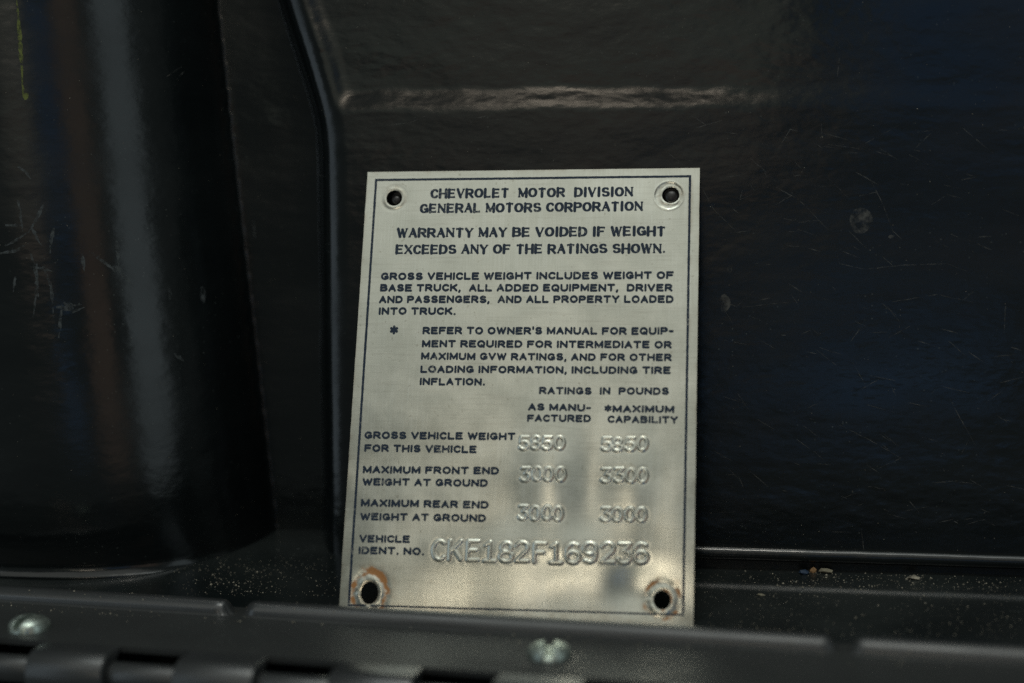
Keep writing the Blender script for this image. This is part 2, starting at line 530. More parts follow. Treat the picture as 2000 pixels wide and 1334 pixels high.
def glyphs(w):
    """skeleton strokes in a box w wide and 1 high (the ink adds half its weight all round)"""
    h = 1.0
    g = {}
    g['A'] = [[(0, 0), (w / 2, h)], [(w / 2, h), (w, 0)], [(w * .2, .34), (w * .8, .34)]]
    g['B'] = [[(0, 0), (0, h)], [(0, h), (w * .55, h)] + arc(w * .55, .76, w * .36, .24, 90, -90) + [(0, .52)], [(w * .5, .52)] + arc(w * .58, .26, w * .42, .26, 90, -90) + [(0, 0)]]
    g['C'] = [arc(w * .52, .5, w * .52, .5, 42, 318, 22)]
    g['D'] = [[(0, 0), (0, h)], [(0, h), (w * .45, h)] + arc(w * .45, .5, w * .55, .5, 90, -90, 18) + [(0, 0)]]
    g['E'] = [[(0, 0), (0, h)], [(0, h), (w * .9, h)], [(0, .52), (w * .78, .52)], [(0, 0), (w * .93, 0)]]
    g['F'] = [[(0, 0), (0, h)], [(0, h), (w * .92, h)], [(0, .5), (w * .78, .5)]]
    g['G'] = [arc(w * .52, .5, w * .52, .5, 45, 345, 22), [(w * .6, .42), (w * 1.02, .42), (w * 1.02, .14)]]
    g['H'] = [[(0, 0), (0, h)], [(w, 0), (w, h)], [(0, .5), (w, .5)]]
    g['I'] = [[(0, 0), (0, h)]]
    g['J'] = [[(w * .8, h), (w * .8, .3)] + arc(w * .4, .3, w * .4, .3, 0, -180)]
    g['K'] = [[(0, 0), (0, h)], [(w * .95, h), (0, .36)], [(w * .35, .6), (w, 0)]]
    g['L'] = [[(0, h), (0, 0)], [(0, 0), (w * .85, 0)]]
    g['M'] = [[(0, 0), (0, h)], [(0, h), (w * .58, .12)], [(w * .58, .12), (w * 1.16, h)], [(w * 1.16, h), (w * 1.16, 0)]]
    g['N'] = [[(0, 0), (0, h)], [(0, h), (w, 0)], [(w, 0), (w, h)]]
    g['O'] = [arc(w * .54, .5, w * .54, .5, 0, 360, 28)]
    g['P'] = [[(0, 0), (0, h)], [(0, h), (w * .55, h)] + arc(w * .55, .73, w * .4, .27, 90, -90) + [(0, .46)]]
    g['Q'] = g['O'] + [[(w * .62, .28), (w * 1.02, -.06)]]
    g['R'] = g['P'] + [[(w * .45, .46), (w, 0)]]
    g['S'] = [arc(w * .48, .75, w * .42, .25, 35, 270, 14) + arc(w * .48, .25, w * .46, .25, 90, -150, 14)]
    g['T'] = [[(w / 2, 0), (w / 2, h)], [(0, h), (w, h)]]
    g['U'] = [[(0, h), (0, .38)] + arc(w / 2, .38, w / 2, .38, 180, 360, 16) + [(w, h)]]
    g['V'] = [[(0, h), (w / 2, 0)], [(w / 2, 0), (w, h)]]
    g['W'] = [[(0, h), (w * .36, 0)], [(w * .36, 0), (w * .7, .9)], [(w * .7, .9), (w * 1.04, 0)], [(w * 1.04, 0), (w * 1.4, h)]]
    g['X'] = [[(0, h), (w, 0)], [(0, 0), (w, h)]]
    g['Y'] = [[(0, h), (w / 2, .46)], [(w, h), (w / 2, .46)], [(w / 2, .46), (w / 2, 0)]]
    g['.'] = [[(.03, 0.0), (.05, 0.0)]]
    g[','] = [[(.05, 0.0), (.05, -.03), (-.02, -.2)]]
    g["'"] = [[(0, 1.0), (0, .76)]]
    g['-'] = [[(0, .42), (.38, .42)]]
    g['*'] = [[(w * .5, .98), (w * .5, .12)], [(w * .1, .76), (w * .9, .34)], [(w * .9, .76), (w * .1, .34)]]
    return g


SANS = glyphs(0.80)
SERIF = glyphs(0.74)


def seg_dist(GX, GY, a, b, wa):
    ax, ay = a
    bx_, by_ = b
    dx, dy = bx_ - ax, by_ - ay
    L2 = dx * dx + dy * dy + 1e-12
    t = np.clip(((GX - ax) * dx + (GY - ay) * dy) / L2, 0, 1)
    return np.hypot(GX - ax - t * dx, GY - ay - t * dy) - wa


def box_dist(GX, GY, cx, cy, hx, hy):
    qx, qy = np.abs(GX - cx) - hx, np.abs(GY - cy) - hy
    return np.hypot(np.maximum(qx, 0), np.maximum(qy, 0)) + np.minimum(np.maximum(qx, qy), 0)


def glyph_field(ch, font):
    """(x grid, y grid, signed distance, right edge)"""
    if font == 'sans':
        st, hw, inset = SANS[ch], 0.150, 0.145
    else:
        st, hw, inset = SERIF[ch], 0.13, 0.085
    sc_ = 1 - 2 * inset
    allp = [p for s in st for p in s]
    wmax = max(p[0] for p in allp)
    step = 1 / 26.0
    gx = np.arange(-0.30, wmax + 0.62, step)
    gy = np.arange(-0.36, 1.16, step)
    GX, GY = np.meshgrid(gx, gy, indexing='ij')
    D = np.full(GX.shape, 9.0)
    for s in st:
        q = [(inset + p[0], inset + p[1] * sc_) for p in s]
        if ch in ".,'-*":
            q = [(inset + p[0], 0.13 + p[1] * .8) for p in s]
        for a, b in zip(q[:-1], q[1:]):
            if font == 'sans':
                wd = hw
            else:
                dx, dy = b[0] - a[0], b[1] - a[1]
                L = math.hypot(dx, dy) + 1e-9
                k = abs(dy) / L
                wd = 0.098 + 0.082 * k ** 1.5
                if len(s) == 2:
                    if dx * dy > 0 and abs(dx) > 0.02:
                        wd = 0.095               # '/' strokes are thin
                    if ch == 'N' and abs(dx) < .02:
                        wd = 0.10
                    if ch == 'M' and abs(dx) < .02 and a[0] < 0.3:
                        wd = 0.10
                if ch in '.,-':
                    wd = 0.12
            D = np.minimum(D, seg_dist(GX, GY, a, b, wd))
        if font == 'serif' and len(s) >= 2 and ch not in '.,-*COGSU':
            for (e, nb) in ((q[0], q[1]), (q[-1], q[-2])):
                if abs(e[1] - inset) < .02 or abs(e[1] - (inset + sc_)) < .02:
                    if abs(nb[1] - e[1]) > 0.2:          # stroke that stands on the line: foot serif
                        if ch in 'AVWM' and ((ch == 'A' and e[1] > .5) or (ch in 'VW' and e[1] < .5)):
                            continue
                        yy = 0.055 if e[1] < .5 else 0.945
                        D = np.minimum(D, box_dist(GX, GY, e[0], yy, 0.165, 0.055))
                    elif len(s) == 2:                    # arm end: small upright tick
                        D = np.minimum(D, box_dist(GX, GY, e[0], e[1] + (0.07 if e[1] < .5 else -0.07), 0.035, 0.12)) if e[0] > 0.3 or ch == 'T' else D
    return gx, gy, D, wmax + 2 * inset


_gcache = {}


def glyph_polys(ch, font):
    key = (ch, font)
    if key in _gcache:
        return _gcache[key]
    gx, gy, D, adv = glyph_field(ch, font)
    polys = []
    nx, ny = D.shape
    for j in range(ny - 1):
        run = None
        for i in range(nx - 1):
            c = (D[i, j], D[i + 1, j], D[i + 1, j + 1], D[i, j + 1])
            ins = [v < 0 for v in c]
            if all(ins):
                if run is None:
                    run = i
                if i == nx - 2:
                    polys.append([(gx[run], gy[j]), (gx[i + 1], gy[j]), (gx[i + 1], gy[j + 1]), (gx[run], gy[j + 1])])
                continue
            if run is not None:
                polys.append([(gx[run], gy[j]), (gx[i], gy[j]), (gx[i], gy[j + 1]), (gx[run], gy[j + 1])])
                run = None
            if not any(ins):
                continue
            pts = [(gx[i], gy[j]), (gx[i + 1], gy[j]), (gx[i + 1], gy[j + 1]), (gx[i], gy[j + 1])]
            out = []
            for k in range(4):
                a, b = c[k], c[(k + 1) % 4]
                if a < 0:
                    out.append(pts[k])
                if (a < 0) != (b < 0):
                    t = a / (a - b)
                    out.append((pts[k][0] + (pts[(k + 1) % 4][0] - pts[k][0]) * t, pts[k][1] + (pts[(k + 1) % 4][1] - pts[k][1]) * t))
            if len(out) >= 3:
                polys.append(out)
    _gcache[key] = (polys, adv)
    return _gcache[key]


# ------------------------------------------------------------------ the plate
# stamped characters: monospaced skeletons, raised out of the sheet
ST = {
    '0': [arc(.3, .5, .3, .5, 0, 360, 24)],
    '1': [[(.08, .82), (.32, 1), (.32, 0)], [(.06, 0), (.58, 0)]],
    '2': [arc(.3, .71, .29, .29, 165, -25, 12) + [(.02, 0), (.6, 0)]],
    '3': [[(.04, 1), (.56, 1), (.28, .6)] + arc(.28, .30, .31, .30, 90, -160, 14)],
    '5': [[(.56, 1), (.08, 1), (.06, .56)] + arc(.28, .31, .31, .31, 115, -155, 16)],
    '6': [[(.52, .93)] + arc(.30, .62, .30, .38, 60, 180, 8) + arc(.30, .29, .30, .29, 180, 540, 22)],
    '8': [arc(.3, .75, .25, .25, -90, 270, 18), arc(.3, .26, .3, .26, 90, 450, 20)],
    '9': [[(.08, .07)] + arc(.30, .38, .30, .38, -120, 0, 8) + arc(.30, .71, .30, .29, 0, 360, 22)],
    'C': [arc(.32, .5, .32, .5, 48, 312, 20)],
    'K': [[(.04, 0), (.04, 1)], [(.58, 1), (.04, .38)], [(.22, .58), (.6, 0)]],
    'E': [[(.56, 0), (.05, 0), (.05, 1), (.56, 1)], [(.05, .52), (.46, .52)]],
    'F': [[(.05, 0), (.05, 1), (.56, 1)], [(.05, .52), (.46, .52)]],
}
STAMPS = [  # text, left x, right x, (top, bottom) at left, (top, bottom) at right (photo pixels)
    ('5850', 1015, 1102, (851.5, 878), (852, 879)), ('5850', 1175, 1263, (854, 881), (854.5, 882)),
    ('3000', 1017, 1103, (912, 940), (912.5, 940.5)), ('3300', 1176, 1264, (914, 942.5), (914.5, 943)),
    ('3000', 1014, 1099, (987.5, 1016), (988, 1017)), ('3000', 1174.5, 1262, (991, 1019), (991.5, 1020)),
    ('CKE182F169236', 845, 1266, (1055, 1095.5), (1062.5, 1103.5))]
stamp_strokes = []          # (list of ((u,v),(u,v)), half width, bbox)
stamp_boxes = []
for txt, xl, xr, (tl, bl), (tr, br) in STAMPS:
    b0, b1, t0 = np.array(on_plate(xl, bl)), np.array(on_plate(xr, br)), np.array(on_plate(xl, tl))
    ex, ey = b1 - b0, t0 - b0
    ey = np.array([0.0, ey[1]])
    nch = len(txt)
    cell = 1.0 / (nch - 0.26)
    segs = []
    for k, ch in enumerate(txt):
        jx, jy = random.uniform(-.05, .05), random.uniform(-.045, .045)
        for s in ST[ch]:
            q = [b0 + ex * (cell * (k + p[0] * 1.22 + jx)) + ey * (p[1] * 0.9 + 0.05 + jy) for p in s]
            segs += list(zip(q[:-1], q[1:]))
    allp = np.array([p for sg in segs for p in sg])
    lo, hi = allp.min(0) - 1.5, allp.max(0) + 1.5
    stamp_strokes.append((segs, 0.42 if nch < 6 else 0.48, lo, hi, 0.095 if nch < 6 else 0.115))
    stamp_boxes.append((lo, hi))

HOLES = [(-27.22, 82.0, 1.60, 1.60), (27.48, 82.07, 1.68, 1.62), (-27.27, 4.22, 1.68, 2.10), (27.27, 4.44, 1.60, 1.75)]


def warp(u, v):
    """slow buckling of the thin sheet"""
    u, v = np.asarray(u, float), np.asarray(v, float)
    h = 0.55 * np.exp(-v / 5.0) * np.exp(-((u - 4) / 17) ** 2)
    # the stamped columns have pulled the sheet
    for cu, cv, su, sv, am in ((5.5, 27, 5, 12, 0.50), (21, 26, 4.5, 9, 0.34), (5, 12.5, 22, 4.5, 0.38), (-4, 0, 15, 6, -0.35), (13.5, 25, 3.0, 10, -0.12),
                               (22, 6.8, 5.0, 4.6, -0.42), (18, 78, 9, 6, 0.16), (-20, 45, 14, 22, 0.10), (14, 50, 16, 9, -0.10), (30, 24, 4, 14, 0.12)):
        h = h + am * np.exp(-((u - cu) / su) ** 2 - ((v - cv) / sv) ** 2)
    h = h + 0.20 * (vnoise(u / 9 + 3, v / 7 + 1, 21) - 0.5) * ss(40, 15, v) + 0.07 * (vnoise(u / 12, v / 14, 22) - 0.5)
    for k, (hu, hv, rx, ry) in enumerate(HOLES):
        d = np.hypot((u - hu) / rx, (v - hv) / ry)
        if k in (2, 3):     # dished by the rivets that once held it
            ang = np.arctan2(v - hv, u - hu)
            k2_ = 0.5 + 1.0 * vnoise(ang * 1.4 + 9, 0 * d, 35 + k)
            h = h + 0.085 * k2_ * np.exp(-((d - 1.28) / 0.26) ** 2) - 0.05 * k2_ * np.exp(-((d - 1.9) / 0.35) ** 2) + 0.05 * (vnoise(u * 1.6, v * 1.6, 36) - 0.5) * np.exp(-((d - 1.5) / 0.6) ** 2)
        elif k == 1:
            ang = np.arctan2(v - hv, u - hu)
            d2 = np.hypot(u - hu + 0.35, v - hv + 0.1) / 1.68
            h = h - 0.07 * ss(1.85, 1.35, d2) + 0.045 * np.exp(-((d2 - 1.72) / 0.10) ** 2) + 0.05 * np.exp(-((d - 1.15) / 0.1) ** 2) \
                + 0.055 * (vnoise(ang * 3, d * 4, 31) - 0.5) * ss(1.8, 1.5, d2)
        else:
            h = h + 0.06 * np.exp(-((d - 1.2) / 0.2) ** 2) - 0.02 * np.exp(-((d - 1.6) / 0.2) ** 2)
    return h


def relief(u, v):
    global stamp_dirt
    h = warp(u, v)
    stamp_dirt = np.zeros(h.shape)
    for segs, hw, lo, hi, am in stamp_strokes:
        sel = (u > lo[0]) & (u < hi[0]) & (v > lo[1]) & (v < hi[1])
        if not sel.any():
            continue
        uu, vv = u[sel], v[sel]
        D = np.full(uu.shape, 9.0)
        for a, b in segs:
            near = (uu > min(a[0], b[0]) - 1.3) & (uu < max(a[0], b[0]) + 1.3)
            if near.any():
                D[near] = np.minimum(D[near], seg_dist(uu[near], vv[near], a, b, 0.0))
        # rounded ridge with a shallow moat where the die pressed
        h[sel] += am * (0.85 + 0.5 * vnoise(uu / 2.2, vv / 2.6, 27)) * (1 - ss(0.08, hw, D)) - 0.012 * np.exp(-((D - hw * 1.15) / 0.25) ** 2)
        stamp_dirt[sel] = np.maximum(stamp_dirt[sel], 0.50 * vnoise(uu / 1.1, vv / 1.3, 28) * np.exp(-((D - hw * 0.86) / 0.13) ** 2))
    return h


plate = empty('data_plate', 'brushed aluminium vehicle rating plate leaning against the black panel', 'data plate')
STEP = 0.15
us = np.linspace(-PW / 2, PW / 2, int(PW / STEP) + 1)
vs = np.linspace(0, PH, int(PH / STEP) + 1)
UU, VV = np.meshgrid(us, vs, indexing='ij')
du = us[1] - us[0]
# snap vertices near hole rims onto the rim
UF, VF = UU.copy(), VV.copy()
inside = np.zeros(UU.shape, bool)
for hu, hv, rx, ry in HOLES:
    d = np.hypot((UU - hu) / rx, (VV - hv) / ry)
    ring = np.abs(d - 1) < 0.62 * du / min(rx, ry)
    UF[ring] = hu + (UU[ring] - hu) / d[ring]
    VF[ring] = hv + (VV[ring] - hv) / d[ring]
    inside |= (d < 1) & ~ring
# corners slightly rounded, edges slightly nibbled
edge = 0.05 * (vnoise(VV / 2.2, UU * 0, 41) - 0.5)
UF += np.where(np.abs(UU) > PW / 2 - 0.01, edge, 0)
HH = relief(UF, VF)
gu = np.gradient(warp(UU, VV), du, axis=0)
nu, nv = UU.shape
faces = grid_faces(nu, nv)
bad = inside.ravel()[faces].any(1)
fc_u = UU.ravel()[faces].mean(1)
fc_v = VV.ravel()[faces].mean(1)
ce, se = math.cos(LEAN), math.sin(LEAN)


def plate_xyz(u, v, w):
    u, v, w = np.asarray(u, float), np.asarray(v, float), np.asarray(w, float)
    return np.stack([u, -(GAP + w * ce - v * se), v * ce + w * se], -1)


V3 = plate_xyz(UF.ravel(), VF.ravel(), HH.ravel())
# vertex normals from the relief itself, so that the pieces of the sheet meet without a seam
gU = np.gradient(HH, axis=0) / np.gradient(UU, axis=0)
gV = np.gradient(HH, axis=1) / np.gradient(VV, axis=1)
nl = np.stack([-gU, -gV, np.ones_like(gU)], -1).reshape(-1, 3)
nl /= np.linalg.norm(nl, axis=1)[:, None]
NW = np.stack([nl[:, 0], -(nl[:, 2] * ce - nl[:, 1] * se), nl[:, 1] * ce + nl[:, 2] * se], -1)

# rust / grime amounts
rust = np.zeros(UU.size)
grime = stamp_dirt.ravel().copy()      # dirt lodged along the stamped edges
u1, v1 = UF.ravel(), VF.ravel()
for k, (hu, hv, rx, ry) in enumerate(HOLES):
    d = np.hypot((u1 - hu) / rx, (v1 - hv) / ry)
    ang = np.arctan2(v1 - hv, u1 - hu)
    wob = vnoise(ang * 2.2 + 7, d * 2, 50 + k)
    if k == 2:
        rust = np.maximum(rust, (0.40 + 0.80 * wob) * np.exp(-((d - 1.95) / 0.38) ** 2))
        grime = np.maximum(grime, 0.5 * np.exp(-((d - 2.2) / 0.7) ** 2) * ss(0.2, 0.8, wob))
        grime = np.maximum(grime, 0.8 * np.exp(-((d - 1.05) / 0.15) ** 2))
    elif k == 3:
        rust = np.maximum(rust, (0.25 + 0.6 * wob) * np.exp(-((d - 1.10) / 0.14) ** 2))
        rust = np.maximum(rust, (0.05 + 0.62 * wob) * np.exp(-((d - 2.0) / 0.34) ** 2))
        grime = np.maximum(grime, 0.85 * wob * np.exp(-((d - 1.9) / 0.5) ** 2))
        grime = np.maximum(grime, 0.55 * np.exp(-((u1 - 29.5) / 1.3) ** 2 - ((v1 - 7.3) / 1.3) ** 2))
    else:
        grime = np.maximum(grime, 0.65 * wob * np.exp(-((d - 1.35) / 0.3) ** 2))
eb = np.minimum(PW / 2 - np.abs(u1), np.minimum(v1, PH - v1))
grime = np.maximum(grime, 0.5 * np.exp(-eb / 0.35) * vnoise(u1 / 1.3, v1 / 1.3, 61))
grime = np.maximum(grime, 0.40 * np.exp(-((u1 - 31.3) / 0.5) ** 2) * ss(0.45, 0.8, vnoise(u1 * 0, v1 / 3.0, 62)) * ss(50, 60, v1))
grime = np.maximum(grime, 0.45 * ss(4, 0, v1) * vnoise(u1 / 1.2, v1 / 0.6, 63))


def sheet_piece(name, sel, skirt, parent):
    f = faces[sel]
    used, inv = np.unique(f, return_inverse=True)
    f = inv.reshape(-1, 4)
    vv = V3[used]
    nn = NW[used]
    ru, gr = rust[used], grime[used]
    if skirt:
        e = np.concatenate([f[:, [0, 1]], f[:, [1, 2]], f[:, [2, 3]], f[:, [3, 0]]])
        key = np.sort(e, 1)
        _, idx, cnt = np.unique(key, axis=0, return_index=True, return_counts=True)
        be = e[idx[cnt == 1]]
        # only true edges of the sheet: the outline and the holes
        gi = used[be]
        uu, vv_ = UU.ravel()[gi], VV.ravel()[gi]
        on = (np.abs(np.abs(uu) - PW / 2) < .01).all(1) | (vv_ < .01).all(1) | (vv_ > PH - .01).all(1)
        for hu, hv, rx, ry in HOLES:
            on |= (np.hypot((uu - hu) / rx, (vv_ - hv) / ry) < 1.6).all(1)
        be = be[on]
        bu, bi = np.unique(be, return_inverse=True)
        bi = bi.reshape(-1, 2)
        back = vv[bu] + np.array([0, ce, -se]) * 0.75
        n0 = len(vv)
        front = vv[bu]
        vv = np.concatenate([vv, front, back])
        nb = len(bu)
        nn = np.concatenate([nn, np.zeros((2 * nb, 3))])
        ru = np.concatenate([ru, ru[bu], ru[bu]])
        gr = np.concatenate([gr, gr[bu], np.ones(nb) * .6])
        sk = np.stack([n0 + bi[:, 1], n0 + bi[:, 0], n0 + nb + bi[:, 0], n0 + nb + bi[:, 1]], 1)
        f = np.concatenate([f, sk])
    o = mesh_obj(name, vv, f, METAL, parent)
    me = o.data
    for nm, arr in (('rust', ru), ('grime', gr)):
        at = me.attributes.new(nm, 'FLOAT', 'POINT')
        at.data.foreach_set('value', arr.astype(np.float32))
    me.normals_split_custom_set_from_vertices(nn.tolist())
    return o


owner = np.zeros(len(faces), int)
for k, (lo, hi) in enumerate(stamp_boxes):
    # keep the stamped pieces apart where their margins overlap
    inb = (fc_u > lo[0] + .5) & (fc_u < hi[0] - .5) & (fc_v > lo[1] + .5) & (fc_v < hi[1] - .5)
    owner[inb & (owner == 0)] = k + 1
sheet_piece('sheet', (owner == 0) & ~bad, True, plate)
for k in range(len(STAMPS)):
    o = sheet_piece('stamped_number', (owner == k + 1) & ~bad, False, plate)
    o['label'] = 'stamped raised characters reading ' + STAMPS[k][0]
# plain back of the sheet
bu_ = np.linspace(-PW / 2, PW / 2, 12)
bv_ = np.linspace(0, PH, 16)
BU, BV = np.meshgrid(bu_, bv_, indexing='ij')
bk = mesh_obj('sheet_back', plate_xyz(BU.ravel(), BV.ravel(), np.full(BU.size, -0.72)), grid_faces(12, 16)[:, ::-1], METAL, plate)
fb = np.array([[min(np.hypot((u - h[0]), (v - h[1])) for h in HOLES) for v in bv_] for u in bu_])
import bmesh
bm = bmesh.new()
bm.from_mesh(bk.data)
kill = []
for fcx in bm.faces:
    c = fcx.calc_center_median() / MM
    vv0 = c.z / ce + 0.72 * se / ce
    if any(abs(c.x - h[0]) < 4.5 and abs(vv0 - h[1]) < 5.5 for h in HOLES):
        kill.append(fcx)
bmesh.ops.delete(bm, geom=kill, context='FACES')
bm.to_mesh(bk.data)
bm.free()

# printed lines -----------------------------------------------------------------
INK_LIFT = 0.030
LINES = [  # text, font, left x, right x, baseline y left, baseline y right, cap height (photo pixels)
    ('CHEVROLET  MOTOR  DIVISION', 'serif', 841, 1236, 387, 383.4, 17.6),
    ('GENERAL MOTORS CORPORATION', 'serif', 820.3, 1255.3, 415.8, 412, 17.4),
    ('WARRANTY MAY BE VOIDED IF WEIGHT', 'serif', 775, 1299.3, 463.8, 460.6, 17.6),
    ('EXCEEDS ANY OF THE RATINGS SHOWN.', 'serif', 772.6, 1298.8, 496.2, 494.3, 17.6),
    ('GROSS VEHICLE WEIGHT INCLUDES WEIGHT OF', 'sans', 743.7, 1315.8, 547.5, 545.3, 15),
    ('BASE TRUCK,  ALL ADDED EQUIPMENT,  DRIVER', 'sans', 742, 1313.6, 569.9, 569.6, 15),
    ('AND PASSENGERS,  AND ALL PROPERTY LOADED', 'sans', 740.2, 1315.5, 592.5, 592, 15),
    ('INTO TRUCK.', 'sans', 739.4, 890, 615.2, 615.5, 15),
    ('*', 'sans', 760, 777, 655, 655, 18),
    ("REFER TO OWNER'S MANUAL FOR EQUIP-", 'sans', 825.2, 1315.5, 653.3, 654.2, 15),
    ('MENT REQUIRED FOR INTERMEDIATE OR', 'sans', 823.9, 1312, 678.8, 680.8, 14.8),
    ('MAXIMUM GVW RATINGS, AND FOR OTHER', 'sans', 822.2, 1312, 703.2, 705.5, 14.8),
    ('LOADING INFORMATION, INCLUDING TIRE', 'sans', 820.9, 1310, 728.8, 730.7, 14.8),
    ('INFLATION.', 'sans', 819.8, 947, 752.9, 753.5, 14.8),
    ('RATINGS  IN  POUNDS', 'sans', 1052.7, 1306.5, 770.4, 771.6, 14.8),
    ('AS MANU-', 'sans', 1031.3, 1154, 802.5, 804, 14.6),
    ('FACTURED', 'sans', 1029.4, 1154, 824.5, 825, 14.8),
    ('*MAXIMUM', 'sans', 1179, 1317, 805.9, 806.6, 14.6),
    ('CAPABILITY', 'sans', 1186.4, 1324, 826.4, 827.6, 14.8),
    ('GROSS VEHICLE WEIGHT', 'sans', 711.6, 1006.5, 857.2, 860.5, 15),
    ('FOR THIS VEHICLE', 'sans', 711.3, 930.7, 882.7, 885.5, 15),
    ('MAXIMUM FRONT END', 'sans', 708.2, 974.3, 924.6, 927.3, 15),
    ('WEIGHT AT GROUND', 'sans', 707.4, 952.6, 948.5, 951.4, 15),
    ('MAXIMUM REAR END', 'sans', 704.4, 954.4, 989.6, 994.3, 15.2),
    ('WEIGHT AT GROUND', 'sans', 703.2, 949.1, 1016.6, 1020.2, 15.2),
    ('VEHICLE', 'sans', 701.3, 800.5, 1059.7, 1061, 15.2),
    ('IDENT. NO.', 'sans', 699.9, 828.3, 1082.4, 1085, 15.2)]


def text_line(txt, font, xl, xr, yl, yr, cap):
    b0, b1 = np.array(on_plate(xl, yl)), np.array(on_plate(xr, yr))
    t0 = np.array(on_plate(xl, yl - cap))
    caph = t0[1] - b0[1]
    # natural advance widths, in cap heights
    x = 0.0
    place = []
    track = 0.12 if font == 'sans' else 0.15
    for ch in txt:
        if ch == ' ':
            x += 0.52
            continue
        polys, adv = glyph_polys(ch, font)
        pad = 0.0 if font == 'sans' else (0.11 if ch == 'I' else 0.03)
        place.append((x + pad, polys))
        x += adv + 2 * pad + track
    total = x - track
    ex = (b1 - b0) / total
    V, Fc = [], []
    for x0, polys in place:
        jy = random.uniform(-0.018, 0.018)
        for pl in polys:
            off = len(V)
            for (px, py) in pl:
                q = b0 + ex * (x0 + px)
                V.append((q[0], q[1] + caph * (py + jy)))
            Fc.append(list(range(off, off + len(pl))))
    V = np.array(V)
    w = warp(V[:, 0], V[:, 1]) + INK_LIFT
    o = mesh_obj('printed_line', plate_xyz(V[:, 0], V[:, 1], w), Fc, INK, plate, smooth=False)
    o['label'] = 'navy printed words ' + (' '.join(txt.split()) if len(txt) > 1 else 'asterisk')
    return o


for ln in LINES:
    text_line(*ln)

# printed border: four thin bars, butted at the corners
BI, BW = 1.62, 0.46


def bar(u0, v0, u1, v1):
    n = int(max(abs(u1 - u0), abs(v1 - v0)) / 0.4) + 1
    horiz = abs(u1 - u0) > abs(v1 - v0)
    V = []
    for i in range(n + 1):
        t = i / n
        for s in (0, 1):
            wob = 0.05 * (random.random() - 0.5)
            if horiz:
                V.append((u0 + (u1 - u0) * t, (v0 if s == 0 else v1) + wob))
            else:
                V.append(((u0 if s == 0 else u1) + wob, v0 + (v1 - v0) * t))
    V = np.array(V)
    keep = []
    fcs = grid_faces(n + 1, 2)
    if horiz:
        fcs = fcs
    for f in fcs:
        c = V[f].mean(0)
        if not any(np.hypot((c[0] - h[0]) / h[2], (c[1] - h[1]) / h[3]) < 1.15 for h in HOLES):
            keep.append(f.tolist() if not horiz else f.tolist())
    w = relief(V[:, 0], V[:, 1]) + INK_LIFT
    return mesh_obj('border_line', plate_xyz(V[:, 0], V[:, 1], w), keep, INK, plate, smooth=False)


L0, R0, B0, T0 = -PW / 2 + BI, PW / 2 - BI, BI + 0.1, PH - BI + 0.15
bar(L0, T0 - BW, R0, T0)
bar(L0, B0, R0, B0 + BW * 0.7)
bar(L0, B0 + BW + .01, L0 + BW, T0 - BW - .01)
bar(R0 - BW, B0 + BW + .01, R0, T0 - BW - .01)

# rivet stubs that sit in the two upper holes (a domed black head, set back)
for k, (hu, hv, rx, ry) in enumerate(HOLES[:2]):
    V, n, rings = [], 24, 6
    r0 = rx * (0.86 if k == 1 else 0.62)
    ou, ov = (0.10, -0.05) if k == 1 else (0.25, -0.05)
    for i in range(rings + 1):
        a = math.pi / 2 * i / rings
        for j in range(n):
            t = 2 * math.pi * j / n
            V.append((hu + ou + r0 * math.sin(a) * math.cos(t), hv + ov + r0 * math.sin(a) * math.sin(t), -0.95 + 0.75 * math.cos(a) * (1.0 if k else 0.7)))
    for j in range(n):
        t = 2 * math.pi * j / n
        V.append((hu + ou + r0 * math.cos(t), hv + ov + r0 * math.sin(t), -1.6))
    V = np.array(V)
    Fc = []
    for i in range(rings + 1):
        for j in range(n):
            Fc.append([i * n + j, (i + 1) * n + j, (i + 1) * n + (j + 1) % n, i * n + (j + 1) % n])
    mesh_obj('rivet', plate_xyz(V[:, 0], V[:, 1], V[:, 2]), Fc, RIVET, plate)

# ------------------------------------------------------------------ the hinge along the front
# runs along e; o points out towards the camera
BEAD_Z = 2.2
hA, hB = on_z(0, 1157, BEAD_Z), on_z(1620, 1255, BEAD_Z)
E_ = (hB - hA)
E_.z = 0
E_.normalize()
O_ = Vector((E_.y, -E_.x, 0))
H0 = Vector((hA.x, hA.y, 0))


def along(x, y, z=BEAD_Z):
    return (on_z(x, y, z) - H0).dot(E_)


def out(x, y, z):
    return (on_z(x, y, z) - H0).dot(O_)


def hpt(e, o, z):
    return (H0.x + E_.x * e + O_.x * o, H0.y + E_.y * e + O_.y * o, z)


hinge = empty('piano_hinge', 'satin black piano hinge with pressed ribs and screws in front of the plate', 'hinge')
ribs = [(-160, along(437, 1190)), (along(481, 1190), along(1622, 1265)), (along(1668, 1268), 340)]
LEAF_Z = 0.9
O_EDGE = out(280, 1262, LEAF_Z)


def leaf_z(e, o):
    e, o = np.asarray(e, float), np.asarray(o, float)
    z = np.full(np.broadcast(e, o).shape, LEAF_Z)
    for a, b in ribs:
        de = np.maximum(np.maximum(a + 1.6 - e, e - (b - 1.6)), 0)
        d = np.hypot(de, o)
        z = z + 2.35 * np.sqrt(np.maximum(1 - (d / 2.4) ** 2, 0)) ** 0.9
        z = z + 0.25 * np.exp(-(d / 2.4) ** 2)
    z = z + 0.06 * (vnoise(e / 11, o / 6, 71) - 0.5)
    # rolls over towards the knuckles
    z = z - 0.02 * np.maximum(o - 5.0, 0)
    return z


